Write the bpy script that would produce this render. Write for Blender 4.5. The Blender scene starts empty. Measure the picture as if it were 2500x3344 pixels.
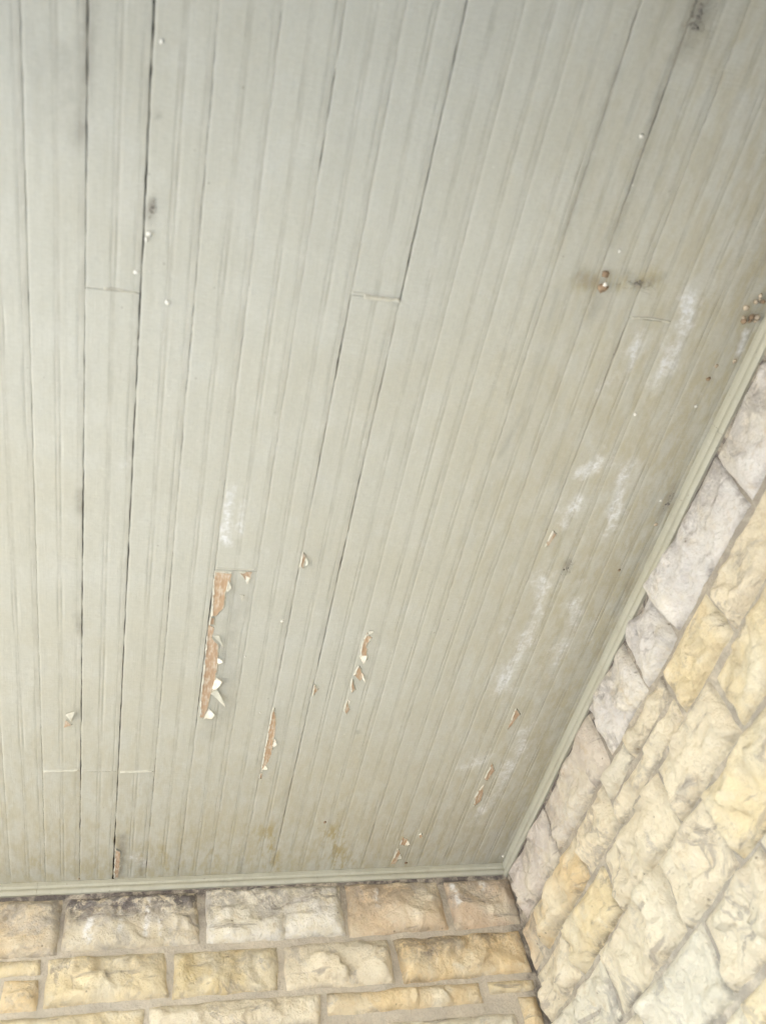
import bpy, math, random
import numpy as np
from mathutils import Matrix, Vector, noise

random.seed(7)
rng = np.random.default_rng(7)
SC = bpy.context.scene
COL = SC.collection

# ------------------------------------------------------------------ camera
cam_d = bpy.data.cameras.new('camera')
cam = bpy.data.objects.new('camera', cam_d)
COL.objects.link(cam)
SC.camera = cam
Rr = [[0.9666736, -0.1962574, -0.1643934],
      [0.0560480, 0.7887894, -0.6121029],
      [0.2498015, 0.5824898, 0.7735017]]
cam.matrix_world = Matrix(((Rr[0][0], -Rr[1][0], -Rr[2][0], 0.0),
                           (Rr[0][1], -Rr[1][1], -Rr[2][1], 0.0),
                           (Rr[0][2], -Rr[1][2], -Rr[2][2], 1.5),
                           (0, 0, 0, 1)))
cam_d.sensor_fit = 'VERTICAL'
cam_d.sensor_height = 24.0
cam_d.lens = 21.65
cam_d.clip_start = 0.01
cam_d.clip_end = 3000
cam_d.dof.use_dof = True
cam_d.dof.focus_distance = 2.5
cam_d.dof.aperture_fstop = 2.3

# ------------------------------------------------------------------ sky and sun
SUN_EL, SUN_AZ = math.radians(52), math.radians(60)      # azimuth clockwise from +Y
world = bpy.data.worlds.new('World')
SC.world = world
world.use_nodes = True
wn = world.node_tree
wn.nodes.clear()
sky = wn.nodes.new('ShaderNodeTexSky')
sky.sky_type = 'NISHITA'
sky.sun_disc = False
sky.sun_elevation = SUN_EL
sky.sun_rotation = SUN_AZ
bg = wn.nodes.new('ShaderNodeBackground')
bg.inputs['Strength'].default_value = 0.12
wo = wn.nodes.new('ShaderNodeOutputWorld')
wn.links.new(sky.outputs[0], bg.inputs[0])
wn.links.new(bg.outputs[0], wo.inputs[0])

sun_d = bpy.data.lights.new('sun', 'SUN')
sun_d.energy = 3.0
sun_d.angle = math.radians(0.5)
sun_d.color = (1.0, 0.94, 0.85)
sun = bpy.data.objects.new('sun', sun_d)
COL.objects.link(sun)
to_sun = Vector((math.sin(SUN_AZ) * math.cos(SUN_EL), math.cos(SUN_AZ) * math.cos(SUN_EL), math.sin(SUN_EL)))
sun.rotation_euler = to_sun.to_track_quat('Z', 'Y').to_euler()
sun.location = (-4, -4, 8)

SC.view_settings.view_transform = 'Standard'
SC.view_settings.look = 'None'
SC.view_settings.gamma = 1.0
SC.view_settings.use_curve_mapping = False
SC.view_settings.exposure = 3.92
SC.render.engine = 'CYCLES'
SC.cycles.use_denoising = True
SC.cycles.max_bounces = 8
SC.cycles.diffuse_bounces = 6

# ------------------------------------------------------------------ dimensions (metres)
ZC = 2.90            # ceiling face
D = 2.317            # far wall face (y)
W = 1.075            # side wall face (x)
PITCH = 0.0832
EDGE0 = -0.0246      # left edge of board number 0
X_OPEN, Y_OPEN = -1.9, -0.6


# ------------------------------------------------------------------ helpers
def link_mesh(name, verts, faces, mat, parent=None, smooth=True, loc=(0, 0, 0)):
    """one mesh object; verts in world space, stored relative to loc"""
    v = np.asarray(verts, dtype=np.float32).reshape(-1, 3) - np.asarray(loc, dtype=np.float32)
    me = bpy.data.meshes.new(name)
    f = faces if isinstance(faces, list) else np.asarray(faces).tolist()
    me.from_pydata(v.tolist(), [], f)
    me.polygons.foreach_set('use_smooth', [smooth] * len(me.polygons))
    me.materials.append(mat)
    me.update()
    o = bpy.data.objects.new(name, me)
    COL.objects.link(o)
    if parent is not None:
        o.parent = parent
        pl = parent_world(parent)
        o.location = Vector(loc) - pl
    else:
        o.location = loc
    return o


def parent_world(o):
    p = Vector((0, 0, 0))
    while o is not None:
        p += o.location
        o = o.parent
    return p


def empty(name, loc, label, cat, group=None):
    o = bpy.data.objects.new(name, None)
    COL.objects.link(o)
    o.location = loc
    o.empty_display_size = 0.1
    tag(o, label, cat, group)
    return o


def tag(o, label, cat, group=None):
    o['label'] = label
    o['category'] = cat
    if group:
        o['group'] = group


def grid_faces(nu, nv):
    """quads of a grid whose vertices run index = i*nv + j"""
    i, j = np.meshgrid(np.arange(nu - 1), np.arange(nv - 1), indexing='ij')
    a = (i * nv + j).ravel()
    return np.stack([a, a + nv, a + nv + 1, a + 1], axis=1)


def point_attr(o, name, vals):
    at = o.data.attributes.new(name, 'FLOAT', 'POINT')
    at.data.foreach_set('value', np.asarray(vals, dtype=np.float32))


def n3(x, y, z):
    return noise.noise(Vector((x, y, z)))


# ------------------------------------------------------------------ materials
class NT:
    def __init__(self, name):
        self.m = bpy.data.materials.new(name)
        self.m.use_nodes = True
        self.t = self.m.node_tree
        self.b = self.t.nodes['Principled BSDF']
        self.geo = None

    def n(self, kind, **kw):
        x = self.t.nodes.new(kind)
        for k, v in kw.items():
            setattr(x, k, v)
        return x

    def l(self, a, b):
        self.t.links.new(a, b)

    def pos(self, scale=(1, 1, 1)):
        if self.geo is None:
            self.geo = self.n('ShaderNodeNewGeometry')
        mp = self.n('ShaderNodeMapping')
        mp.inputs['Scale'].default_value = scale
        self.l(self.geo.outputs['Position'], mp.inputs['Vector'])
        return mp.outputs[0]

    def noise(self, scale, detail=4, rough=0.55, dist=0.0, vec=None):
        x = self.n('ShaderNodeTexNoise')
        x.inputs['Scale'].default_value = scale
        x.inputs['Detail'].default_value = detail
        x.inputs['Roughness'].default_value = rough
        x.inputs['Distortion'].default_value = dist
        self.l(vec if vec is not None else self.pos(), x.inputs['Vector'])
        return x.outputs['Fac']

    def ramp(self, f, a, b, lo=0.0, hi=1.0):
        x = self.n('ShaderNodeMapRange')
        x.interpolation_type = 'SMOOTHSTEP'
        self.l(f, x.inputs['Value'])
        x.inputs['From Min'].default_value = a
        x.inputs['From Max'].default_value = b
        x.inputs['To Min'].default_value = lo
        x.inputs['To Max'].default_value = hi
        return x.outputs[0]

    def math(self, op, a, b=None):
        x = self.n('ShaderNodeMath', operation=op)
        for k, v in ((0, a), (1, b)):
            if v is None:
                continue
            if isinstance(v, (int, float)):
                x.inputs[k].default_value = v
            else:
                self.l(v, x.inputs[k])
        return x.outputs[0]

    def mix(self, fac, a, b, blend='MIX'):
        x = self.n('ShaderNodeMix', data_type='RGBA', blend_type=blend)
        for k, v in ((0, fac), (6, a), (7, b)):
            if isinstance(v, (int, float)):
                x.inputs[k].default_value = v
            elif isinstance(v, tuple):
                x.inputs[k].default_value = (*v, 1.0)
            else:
                self.l(v, x.inputs[k])
        return x.outputs[2]

    def attr(self, name):
        x = self.n('ShaderNodeAttribute', attribute_name=name)
        return x.outputs['Fac']

    def bump(self, h, strength, dist, prev=None):
        x = self.n('ShaderNodeBump')
        x.inputs['Strength'].default_value = strength
        x.inputs['Distance'].default_value = dist
        self.l(h, x.inputs['Height'])
        if prev is not None:
            self.l(prev, x.inputs['Normal'])
        return x.outputs[0]

    def done(self, col, rough, normal=None, spec=0.3):
        if isinstance(col, tuple):
            self.b.inputs['Base Color'].default_value = (*col, 1)
        else:
            self.l(col, self.b.inputs['Base Color'])
        if isinstance(rough, (int, float)):
            self.b.inputs['Roughness'].default_value = rough
        else:
            self.l(rough, self.b.inputs['Roughness'])
        self.b.inputs['Specular IOR Level'].default_value = spec
        if normal is not None:
            self.l(normal, self.b.inputs['Normal'])
        return self.m


PAINT = (0.50, 0.495, 0.43)


def mat_paint(name, boards=True):
    t = NT(name)
    big = t.noise(2.2, 3, 0.5)
    mid = t.noise(11, 5, 0.6)
    streak = t.noise(9, 4, 0.6, vec=t.pos((6.0, 0.5, 1.0)))
    c = t.mix(t.ramp(big, 0.35, 0.68), PAINT, (0.485, 0.468, 0.385))
    c = t.mix(t.ramp(mid, 0.42, 0.72, 0, 0.5), c, (0.545, 0.545, 0.495))
    c = t.mix(t.ramp(streak, 0.45, 0.75, 0, 0.45), c, (0.43, 0.42, 0.35))
    oi = t.n('ShaderNodeObjectInfo')
    c = t.mix(0.10, c, t.mix(oi.outputs['Random'], (0.38, 0.38, 0.34), (0.58, 0.58, 0.51)))
    rough = t.ramp(mid, 0.3, 0.7, 0.42, 0.62)
    if not boards:
        c = t.mix(1.0, c, (0.86, 0.86, 0.82), 'MULTIPLY')
        c = t.mix(t.ramp(t.noise(19, 6, 0.72), 0.50, 0.72, 0, 0.5), c, (0.29, 0.27, 0.22))
        c = t.mix(t.ramp(t.noise(70, 5, 0.7), 0.62, 0.70, 0, 0.6), c, (0.20, 0.17, 0.14))
    if boards:
        # warm water staining near the walls, plus painted light falloff
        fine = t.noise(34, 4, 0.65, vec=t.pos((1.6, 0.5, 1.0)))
        st = t.math('MULTIPLY', t.attr('stain_falloff'), t.ramp(fine, 0.36, 0.66))
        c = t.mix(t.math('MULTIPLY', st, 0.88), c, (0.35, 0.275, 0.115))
        # grime in soft smudges, with some shade painted in
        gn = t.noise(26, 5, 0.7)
        gr = t.math('MULTIPLY', t.attr('grime_shade'), t.ramp(gn, 0.30, 0.66, 0.25, 1.0))
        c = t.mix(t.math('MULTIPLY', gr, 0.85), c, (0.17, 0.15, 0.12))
        # darker tone along the beads, broken along their length
        bn = t.noise(1.0, 5, 0.7, vec=t.pos((60, 14, 10)))
        c = t.mix(t.math('MULTIPLY', t.attr('bead'), t.ramp(bn, 0.36, 0.66, 0.05, 0.32)), c, (0.27, 0.25, 0.20))
        # white chalky bloom, dragged along the boards
        cn = t.noise(1.0, 7, 0.75, 0.5, vec=t.pos((75, 34, 40)))
        cn2 = t.noise(15, 3, 0.6)
        chv = t.math('SUBTRACT', t.math('ADD', t.attr('chalk'), t.math('MULTIPLY', cn, 1.3)), t.ramp(cn2, 0.35, 0.65, 0.95, 0.60))
        cn3 = t.noise(95, 4, 0.7)
        ch = t.math('MULTIPLY', t.ramp(chv, 0.0, 0.84, 0.0, 0.86), t.ramp(t.attr('chalk'), 0.0, 0.18))
        ch = t.math('MULTIPLY', ch, t.ramp(cn3, 0.38, 0.60, 0.30, 1.0))
        c = t.mix(ch, c, (0.76, 0.77, 0.78))
        # fly specks
        sp = t.n('ShaderNodeTexVoronoi')
        sp.inputs['Scale'].default_value = 26
        t.l(t.pos(), sp.inputs['Vector'])
        spm = t.math('MULTIPLY', t.ramp(sp.outputs['Distance'], 0.03, 0.055, 1, 0), t.ramp(t.noise(5, 2), 0.50, 0.60))
        c = t.mix(t.math('MULTIPLY', spm, 0.6), c, (0.20, 0.17, 0.13))
        sp2 = t.n('ShaderNodeTexVoronoi')
        sp2.inputs['Scale'].default_value = 11.3
        t.l(t.pos(), sp2.inputs['Vector'])
        spm2 = t.ramp(sp2.outputs['Distance'], 0.012, 0.026, 0.7, 0)
        c = t.mix(spm2, c, (0.66, 0.65, 0.58))
    c = t.mix(t.ramp(t.noise(1.0, 4, 0.7, vec=t.pos((90, 260, 60))), 0.35, 0.70, 0, 0.22), c, (0.36, 0.35, 0.29))
    c = t.mix(t.ramp(t.noise(40, 6, 0.75), 0.55, 0.75, 0, 0.35), c, (0.60, 0.60, 0.55))
    # mill marks across the boards, brush marks along them, blisters
    saw = t.noise(1.0, 3, 0.6, vec=t.pos((22, 330, 10)))
    sawm = t.noise(6, 3)
    brush = t.noise(1.0, 3, 0.6, vec=t.pos((420, 18, 10)))
    bl = t.noise(70, 4, 0.6)
    h = t.math('ADD', t.math('MULTIPLY', saw, t.ramp(sawm, 0.4, 0.65, 0.15, 1.0)), t.math('MULTIPLY', brush, 0.45))
    nb = t.bump(h, 0.55, 0.0015)
    nb = t.bump(bl, 0.32, 0.0022, nb)
    return t.done(c, rough, nb, 0.35)


def mat_wood(name, c1, c2):
    t = NT(name)
    gr = t.noise(1.0, 5, 0.65, 0.4, vec=t.pos((240, 7, 60)))
    pt = t.noise(1.0, 5, 0.65, vec=t.pos((150, 45, 60)))
    c = t.mix(t.ramp(gr, 0.3, 0.7), c1, c2)
    c = t.mix(t.ramp(pt, 0.44, 0.66, 0, 0.8), c, (0.62, 0.55, 0.44))
    c = t.mix(t.ramp(t.noise(1.0, 4, 0.6, vec=t.pos((120, 22, 60))), 0.60, 0.74, 0, 0.7), c, (0.20, 0.12, 0.07))
    return t.done(c, 0.8, t.bump(gr, 0.6, 0.001), 0.2)


def mat_flake(name, col, col2, rough=0.75, spec=0.2):
    t = NT(name)
    c = t.mix(t.ramp(t.noise(90, 3), 0.35, 0.65), col, col2)
    return t.done(c, rough, None, spec)


def mat_stone(name):
    t = NT(name)
    oi = t.n('ShaderNodeObjectInfo')
    base = oi.outputs['Color']
    # every stone gets its own piece of the pattern
    off = t.n('ShaderNodeVectorMath', operation='ADD')
    sc = t.n('ShaderNodeVectorMath', operation='SCALE')
    cmb = t.n('ShaderNodeCombineXYZ')
    t.l(oi.outputs['Random'], cmb.inputs[0])
    t.l(oi.outputs['Random'], cmb.inputs[2])
    sc.inputs['Scale'].default_value = 37.0
    t.l(cmb.outputs[0], sc.inputs[0])
    t.l(t.pos(), off.inputs[0])
    t.l(sc.outputs[0], off.inputs[1])
    v = off.outputs[0]
    big = t.noise(7, 4, 0.55, 0.5, v)
    mid = t.noise(24, 6, 0.65, 0.3, v)
    c = t.mix(t.ramp(big, 0.40, 0.70, 0, 0.75), base, (0.77, 0.70, 0.55))
    c = t.mix(t.ramp(mid, 0.50, 0.78, 0, 0.7), c, (0.78, 0.71, 0.58))
    c = t.mix(t.ramp(mid, 0.46, 0.28, 0, 0.45), c, (0.56, 0.43, 0.25))
    # thin dark weathering seams
    vn = t.noise(6.5, 5, 0.6, 0.5, v)
    seam = t.ramp(t.math('ABSOLUTE', t.math('SUBTRACT', vn, 0.5)), 0.0, 0.034, 1, 0)
    seam = t.math('MULTIPLY', seam, t.ramp(t.noise(5.5, 3, 0.5, 0.0, v), 0.50, 0.66))
    c = t.mix(t.math('MULTIPLY', seam, 0.5), c, (0.30, 0.26, 0.24))
    # long soft streaks along the bed of the stone
    mp = t.n('ShaderNodeMapping')
    mp.inputs['Scale'].default_value = (5.5, 5.5, 26)
    mp.inputs['Rotation'].default_value = (0.25, -0.22, 0.0)
    t.l(v, mp.inputs['Vector'])
    stn = t.noise(1.0, 6, 0.65, 0.7, mp.outputs[0])
    c = t.mix(t.ramp(stn, 0.585, 0.69, 0, 0.55), c, (0.33, 0.28, 0.25))
    # grey bloom patches
    gb = t.math('MULTIPLY', t.ramp(t.noise(8, 7, 0.74, 0.5, v), 0.545, 0.66), 0.5)
    c = t.mix(gb, c, (0.36, 0.33, 0.31))
    # soot held by the upper courses, plus painted shade along the joints
    so = t.math('MULTIPLY', t.attr('soot_shade'), t.ramp(t.noise(30, 7, 0.75, 0.5, v), 0.38, 0.55))
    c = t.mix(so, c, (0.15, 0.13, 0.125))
    # lime runs
    lm = t.math('MULTIPLY', t.attr('lime'), t.ramp(t.noise(38, 5, 0.65, 0.5, v), 0.40, 0.58))
    c = t.mix(lm, c, (0.80, 0.78, 0.75))
    # pits
    pv = t.n('ShaderNodeTexVoronoi')
    pv.inputs['Scale'].default_value = 34
    t.l(v, pv.inputs['Vector'])
    pm = t.math('MULTIPLY', t.ramp(pv.outputs['Distance'], 0.06, 0.13, 1, 0), t.ramp(t.noise(13, 2, 0.5, 0, v), 0.52, 0.6))
    c = t.mix(t.math('MULTIPLY', pm, 0.7), c, (0.22, 0.17, 0.12))
    c = t.mix(t.ramp(t.noise(120, 5, 0.75, 0.0, v), 0.50, 0.78, 0, 0.22), c, (0.40, 0.33, 0.25))
    nb = t.bump(t.noise(16, 8, 0.70, 0.3, v), 1.0, 0.022)
    nb = t.bump(t.noise(75, 6, 0.72, 0.2, v), 0.9, 0.006, nb)
    nb = t.bump(t.math("MULTIPLY", seam, -1.0), 0.5, 0.004, nb)
    nb = t.bump(t.ramp(stn, 0.60, 0.70, 1, 0), 0.6, 0.006, nb)
    return t.done(c, 0.88, nb, 0.2)


def mat_mortar(name):
    t = NT(name)
    c = t.mix(t.ramp(t.noise(9, 5, 0.6), 0.35, 0.65), (0.60, 0.53, 0.43), (0.50, 0.45, 0.38))
    c = t.mix(t.ramp(t.noise(40, 5, 0.7), 0.5, 0.72, 0, 0.6), c, (0.52, 0.47, 0.38))
    so = t.math('MULTIPLY', t.attr('soot_shade'), t.ramp(t.noise(22, 6, 0.7, 0.6), 0.34, 0.58))
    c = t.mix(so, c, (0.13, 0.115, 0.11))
    c = t.mix(t.ramp(t.noise(160, 4, 0.7), 0.45, 0.75, 0, 0.45), c, (0.36, 0.31, 0.26))
    nb = t.bump(t.noise(140, 6, 0.75), 0.9, 0.006)
    nb = t.bump(t.noise(28, 5, 0.65), 0.7, 0.01, nb)
    return t.done(c, 0.92, nb, 0.15)


def mat_plain(name, c1, c2, scale, bump=0.002, rough=0.85):
    t = NT(name)
    f = t.noise(scale, 6, 0.65)
    c = t.mix(t.ramp(f, 0.35, 0.65), c1, c2)
    return t.done(c, rough, t.bump(t.noise(scale * 8, 4), 0.5, bump), 0.25)


M_PAINT = mat_paint('board_paint')
M_TRIM = mat_paint('moulding_paint', boards=False)
M_WOOD = mat_wood('bare_wood_tan', (0.54, 0.38, 0.25), (0.43, 0.29, 0.18))
M_WOOD_RED = mat_wood('bare_wood_red', (0.50, 0.36, 0.245), (0.40, 0.27, 0.175))
M_FLAKE_W = mat_flake('flake_underside', (0.84, 0.80, 0.70), (0.76, 0.70, 0.58))
M_FLAKE_P = mat_flake('flake_paint', (0.58, 0.56, 0.47), (0.50, 0.48, 0.40))
M_STONE = mat_stone('honey_sandstone')
M_MORTAR = mat_mortar('old_mortar')
M_DARK = mat_plain('dark_timber', (0.05, 0.04, 0.03), (0.03, 0.025, 0.02), 12)
M_FLOOR = mat_plain('floor_concrete', (0.30, 0.295, 0.285), (0.25, 0.245, 0.24), 3)
M_SHADE_BEAM = mat_plain('shade_beam_render', (0.26, 0.24, 0.21), (0.21, 0.195, 0.17), 5)
M_GROUND = mat_plain('pale_gravel', (0.39, 0.36, 0.30), (0.33, 0.30, 0.25), 2)
M_SILK = mat_flake('spider_silk', (0.78, 0.77, 0.72), (0.66, 0.64, 0.57))
M_WEB = mat_flake('dusty_web', (0.17, 0.155, 0.14), (0.27, 0.25, 0.22))
M_MUD = mat_flake('dried_mud', (0.36, 0.26, 0.17), (0.25, 0.18, 0.12), 0.95, 0.05)
M_CASE = mat_flake('egg_case', (0.55, 0.47, 0.36), (0.40, 0.32, 0.23), 0.95, 0.05)

# ------------------------------------------------------------------ ground and floor
def sheet(name, x0, x1, y0, y1, z, mat):
    o = link_mesh(name, [(x0, y0, z), (x1, y0, z), (x1, y1, z), (x0, y1, z)], [[0, 1, 2, 3]], mat, smooth=False)
    o['kind'] = 'structure'
    return o


def box_geo(x0, x1, y0, y1, z0, z1):
    v = [(x0, y0, z0), (x1, y0, z0), (x1, y1, z0), (x0, y1, z0), (x0, y0, z1), (x1, y0, z1), (x1, y1, z1), (x0, y1, z1)]
    f = [[0, 3, 2, 1], [4, 5, 6, 7], [0, 1, 5, 4], [1, 2, 6, 5], [2, 3, 7, 6], [3, 0, 4, 7]]
    return v, f


sheet('ground', -1200, 1200, -1200, 1200, -0.15, M_GROUND)
v, f = box_geo(X_OPEN - 0.1, W + 0.29, Y_OPEN - 0.1, D + 0.29, -0.149, 0.0)
link_mesh('porch_floor', v, f, M_FLOOR, smooth=False)['kind'] = 'structure'

# ------------------------------------------------------------------ stone walls
far_wall = empty('stone_wall', (0.0, D, 0.0), 'coursed rough sandstone wall below the moulding at the bottom of the picture, running level', 'wall')
side_wall = empty('stone_wall', (W, 0.6, 0.0), 'craggy sandstone wall rising steeply beside the ceiling, its top course bleached white', 'wall')

FAR = lambda u, z, d: (u, D - d, z)
SIDE = lambda u, z, d: (W - d, u, z)


def smooth01(x):
    x = min(max(x, 0.0), 1.0)
    return x * x * (3 - 2 * x)


def stone(wall, place, u0, u1, z0, z1, bulge, color, soot_shade=0.0, lime=0.0, seed=0, rough=1.0, joint=0.0016, runs=()):
    r = random.Random(seed * 7919 + 13)
    j = lambda a: r.uniform(-a, a)
    u0 += joint; u1 -= joint; z0 += joint; z1 -= joint
    w, h = u1 - u0, z1 - z0
    if wall is side_wall:
        bulge *= 0.72
    jj = min(0.006, 0.06 * min(w, h))
    c00, c10, c01, c11 = [(j(jj), j(jj)) for _ in range(4)]
    res = 0.0062
    nu, nv = max(6, int(w / res) + 1), max(6, int(h / res) + 1)
    sx = seed * 3.71
    tiltu, tiltv = j(0.25), j(0.25)
    # split faces: each has its own slope, meeting in creases and small ledges
    ncell = max(5, int(w * h / 0.0042))
    cells = [(r.random() * w, r.random() * h, j(0.26), j(0.30), j(0.0045)) for _ in range(ncell)]
    P, S, LI = [], [], []
    for a in range(nu):
        s = a / (nu - 1)
        for b in range(nv):
            t = b / (nv - 1)
            du = (c00[0] * (1 - s) + c10[0] * s) * (1 - t) + (c01[0] * (1 - s) + c11[0] * s) * t
            dz = (c00[1] * (1 - s) + c10[1] * s) * (1 - t) + (c01[1] * (1 - s) + c11[1] * s) * t
            u = u0 + s * w + du
            z = z0 + t * h + dz
            # wander of the outline
            u += 0.0045 * n3(z * 24, sx, 1.3) * (abs(2 * s - 1) ** 3)
            z += 0.0040 * n3(u * 20, sx, 7.7) * (abs(2 * t - 1) ** 3)
            e = min(s * w, (1 - s) * w, t * h, (1 - t) * h)
            p = Vector((u * 1.0 + sx, z * 1.0, sx * 0.37))
            wob = 1.0 + 0.6 * n3(u * 30, z * 30, sx)
            rise = 1 - math.exp(-e / (0.0036 * wob))
            body = smooth01(e / (0.038 * (0.8 + 0.5 * n3(u * 9, z * 9, sx + 4))))
            big = noise.noise(p * 9.0)
            crag = noise.turbulence(p * 11.0, 4, True, noise_basis='PERLIN_ORIGINAL', amplitude_scale=0.55, frequency_scale=2.1)
            fac = noise.voronoi(p * 16.0)[0]
            facet = min(fac[1] - fac[0], 0.45)
            wu = s * w + 0.018 * n3(u * 22, z * 22, sx + 11) + 0.006 * n3(u * 70, z * 70, sx + 3)
            wz = t * h + 0.014 * n3(u * 22, z * 22, sx + 17) + 0.006 * n3(u * 70, z * 70, sx + 5)
            num = den = 0.0
            for (cu, cz, gu, gz, hh) in cells:
                q2 = (wu - cu) ** 2 + 2.2 * (wz - cz) ** 2
                wt = math.exp(-q2 / 0.00016) + 1e-12 / (q2 + 1e-6)
                num += wt * (hh + gu * (wu - cu) + gz * (wz - cz))
                den += wt
            split = max(-0.013, min(0.013, num / den))
            tilt = tiltu * (s - .5) * w + tiltv * (t - .5) * h
            d = -0.012 + 0.020 * rise + body * (bulge * (0.55 + 0.45 * big) + tilt * 0.35) \
                + rise * rough * (0.011 * (0.75 - crag) + 0.006 * (facet - 0.2) + 1.15 * split) * (0.30 + 0.70 * body)
            d = max(d, -0.012, -0.012 + 0.022 * smooth01(e / 0.014))
            P.append(place(u, z, d))
            sv = soot_shade * smooth01((t - 0.28) / 0.6 + 0.5 * n3(u * 14, z * 10, sx + 9)) if soot_shade else 0.0
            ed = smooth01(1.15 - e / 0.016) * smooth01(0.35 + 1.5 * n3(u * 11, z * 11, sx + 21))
            S.append(max(sv, (0.5 if wall is far_wall else 0.7) * ed))  # grey edge bloom; the side wall's higher value paints in joint shade
            lv = lime * (0.5 + 0.5 * n3(u * 8, z * 8, sx + 30)) if lime else 0.0
            for (ru, rw, rz0, rz1, ra) in runs:
                lv = max(lv, ra * smooth01(1.4 - abs(u - ru - 0.006 * n3(z * 40, ru * 50, 2)) / rw) * smooth01((z - rz0) / 0.012) * smooth01((rz1 - z) / 0.012))
            LI.append(lv)
    F = grid_faces(nu, nv)
    if wall is far_wall:
        F = F[:, ::1]
    else:
        F = F[:, ::-1]
    # rim going back into the wall
    ring = [a * nv for a in range(nu)] + [(nu - 1) * nv + b for b in range(1, nv)] + [a * nv + nv - 1 for a in range(nu - 2, -1, -1)] + [b for b in range(nv - 2, 0, -1)]
    n0 = len(P)
    for k in ring:
        x, y, z = P[k]
        P.append((x, y + 0.05, z) if wall is far_wall else (x + 0.05, y, z))
        S.append(S[k]); LI.append(LI[k])
    m = len(ring)
    rim = []
    for k in range(m):
        q = [ring[k], n0 + k, n0 + (k + 1) % m, ring[(k + 1) % m]]
        rim.append(q if wall is not far_wall else q[::-1])
    back = [n0 + k for k in range(m)]
    o = link_mesh('stone', P, F.tolist() + rim + [back if wall is not far_wall else back[::-1]], M_STONE, wall, True,
                  place((u0 + u1) / 2, (z0 + z1) / 2, 0))
    o.color = (*color, 1)
    point_attr(o, 'soot_shade', S)
    point_attr(o, 'lime', LI)
    return o


CREAM = (0.79, 0.69, 0.52)
YEL = (0.78, 0.65, 0.42)
GOLD = (0.77, 0.60, 0.36)
TAN = (0.69, 0.54, 0.37)
PALE = (0.77, 0.71, 0.58)
WHITE = (0.75, 0.71, 0.67)
PINK = (0.68, 0.61, 0.55)
seed = [1]


def ns():
    seed[0] += 1
    return seed[0]


def rnd_row(wall, place, a, b, z0, z1, pal, bulge, soot_shade=0.0, lime=0.0):
    u = a
    while u < b - 0.02:
        w = random.uniform(0.22, 0.42)
        e = b if b - u - w < 0.15 else u + w
        stone(wall, place, u, e, z0, z1, bulge * random.uniform(0.7, 1.2), random.choice(pal), soot_shade, lime, ns())
        u = e


# ---- far wall, course by course (u = x)
z_t, z1, z2, z3, z4 = 2.860, 2.7045, 2.573, 2.492, 2.375
rowA = [(-0.47, -0.142, TAN[:0] or (0.64, 0.50, 0.32), 0.55, 0.25, 0.014, ()),
        (-0.142, 0.204, (0.64, 0.55, 0.40), 1.0, 0.35, 0.014,
         ((-0.075, 0.011, 2.722, 2.80, 1.0), (0.065, 0.007, 2.73, 2.84, 0.9), (0.0, 0.006, 2.74, 2.82, 0.7), (0.10, 0.008, 2.72, 2.79, 0.8))),
        (0.204, 0.580, PALE, 0.62, 0.75, 0.016, ()),
        (0.580, 0.865, TAN, 0.42, 0.10, 0.016, ((0.672, 0.006, 2.775, 2.838, 0.9),)),
        (0.865, 1.075, (0.68, 0.53, 0.38), 0.40, 0.15, 0.014,
         ((0.895, 0.007, 2.80, 2.845, 1.0), (0.903, 0.010, 2.765, 2.81, 1.0), (0.985, 0.010, 2.81, 2.85, 0.8)))]
for a, b, c, so, li, bu, runs in rowA:
    stone(far_wall, FAR, a, b, z1, z_t, bu, c, so, li, ns(), 0.8, runs=runs)
rnd_row(far_wall, FAR, -1.6, -0.47, z1, z_t, [CREAM, PALE, TAN], 0.014, 0.6, 0.2)

stone(far_wall, FAR, -0.50, -0.172, 2.655, z1, 0.012, YEL, 0.45, 0, ns())
stone(far_wall, FAR, -0.50, -0.265, z2, 2.655, 0.012, CREAM, 0.25, 0, ns())
stone(far_wall, FAR, -0.265, -0.172, z2, 2.655, 0.012, GOLD, 0.2, 0, ns())
for a, b, c, so, bu in [(-0.172, 0.125, YEL, 0.30, 0.018), (0.125, 0.399, (0.66, 0.53, 0.30), 0.30, 0.016),
                        (0.399, 0.696, CREAM, 0.30, 0.014), (0.696, 1.065, GOLD, 0.62, 0.016)]:
    stone(far_wall, FAR, a, b, z1 - z1 + z2 + 0.001, z1 - 0.001, bu, c, so, 0, ns(), joint=0.003)
rnd_row(far_wall, FAR, -1.6, -0.50, z2, z1, [CREAM, YEL, GOLD], 0.015, 0.2)

for a, b, zz, c, bu in [(-0.30, 0.072, z3, YEL, 0.016), (0.072, 0.496, z3, CREAM, 0.016), (0.496, 0.915, 2.508, GOLD, 0.020)]:
    stone(far_wall, FAR, a, b, zz, z2, bu, c, 0.15, 0, ns(), joint=0.003)
stone(far_wall, FAR, 0.925, 1.065, 2.530, z2, 0.012, YEL, 0.2, 0, ns())
stone(far_wall, FAR, 0.995, 1.065, 2.40, 2.530, 0.014, GOLD, 0.1, 0, ns(), joint=0.003)
rnd_row(far_wall, FAR, -1.6, -0.30, z3, z2, [CREAM, YEL], 0.016)
rnd_row(far_wall, FAR, -1.6, 0.52, z4, z3, [CREAM, YEL, GOLD], 0.018)
stone(far_wall, FAR, 0.52, 0.985, z4, 2.494, 0.016, PALE, 0, 0, ns(), joint=0.003)
stone(far_wall, FAR, 0.995, 1.065, z4, 2.40, 0.014, YEL, 0, 0, ns())
for za, zb in ((2.24, z4), (2.11, 2.24), (1.97, 2.11), (1.85, 1.97)):
    rnd_row(far_wall, FAR, -1.6, 1.06, za, zb, [CREAM, YEL, GOLD, TAN], 0.018)

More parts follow.
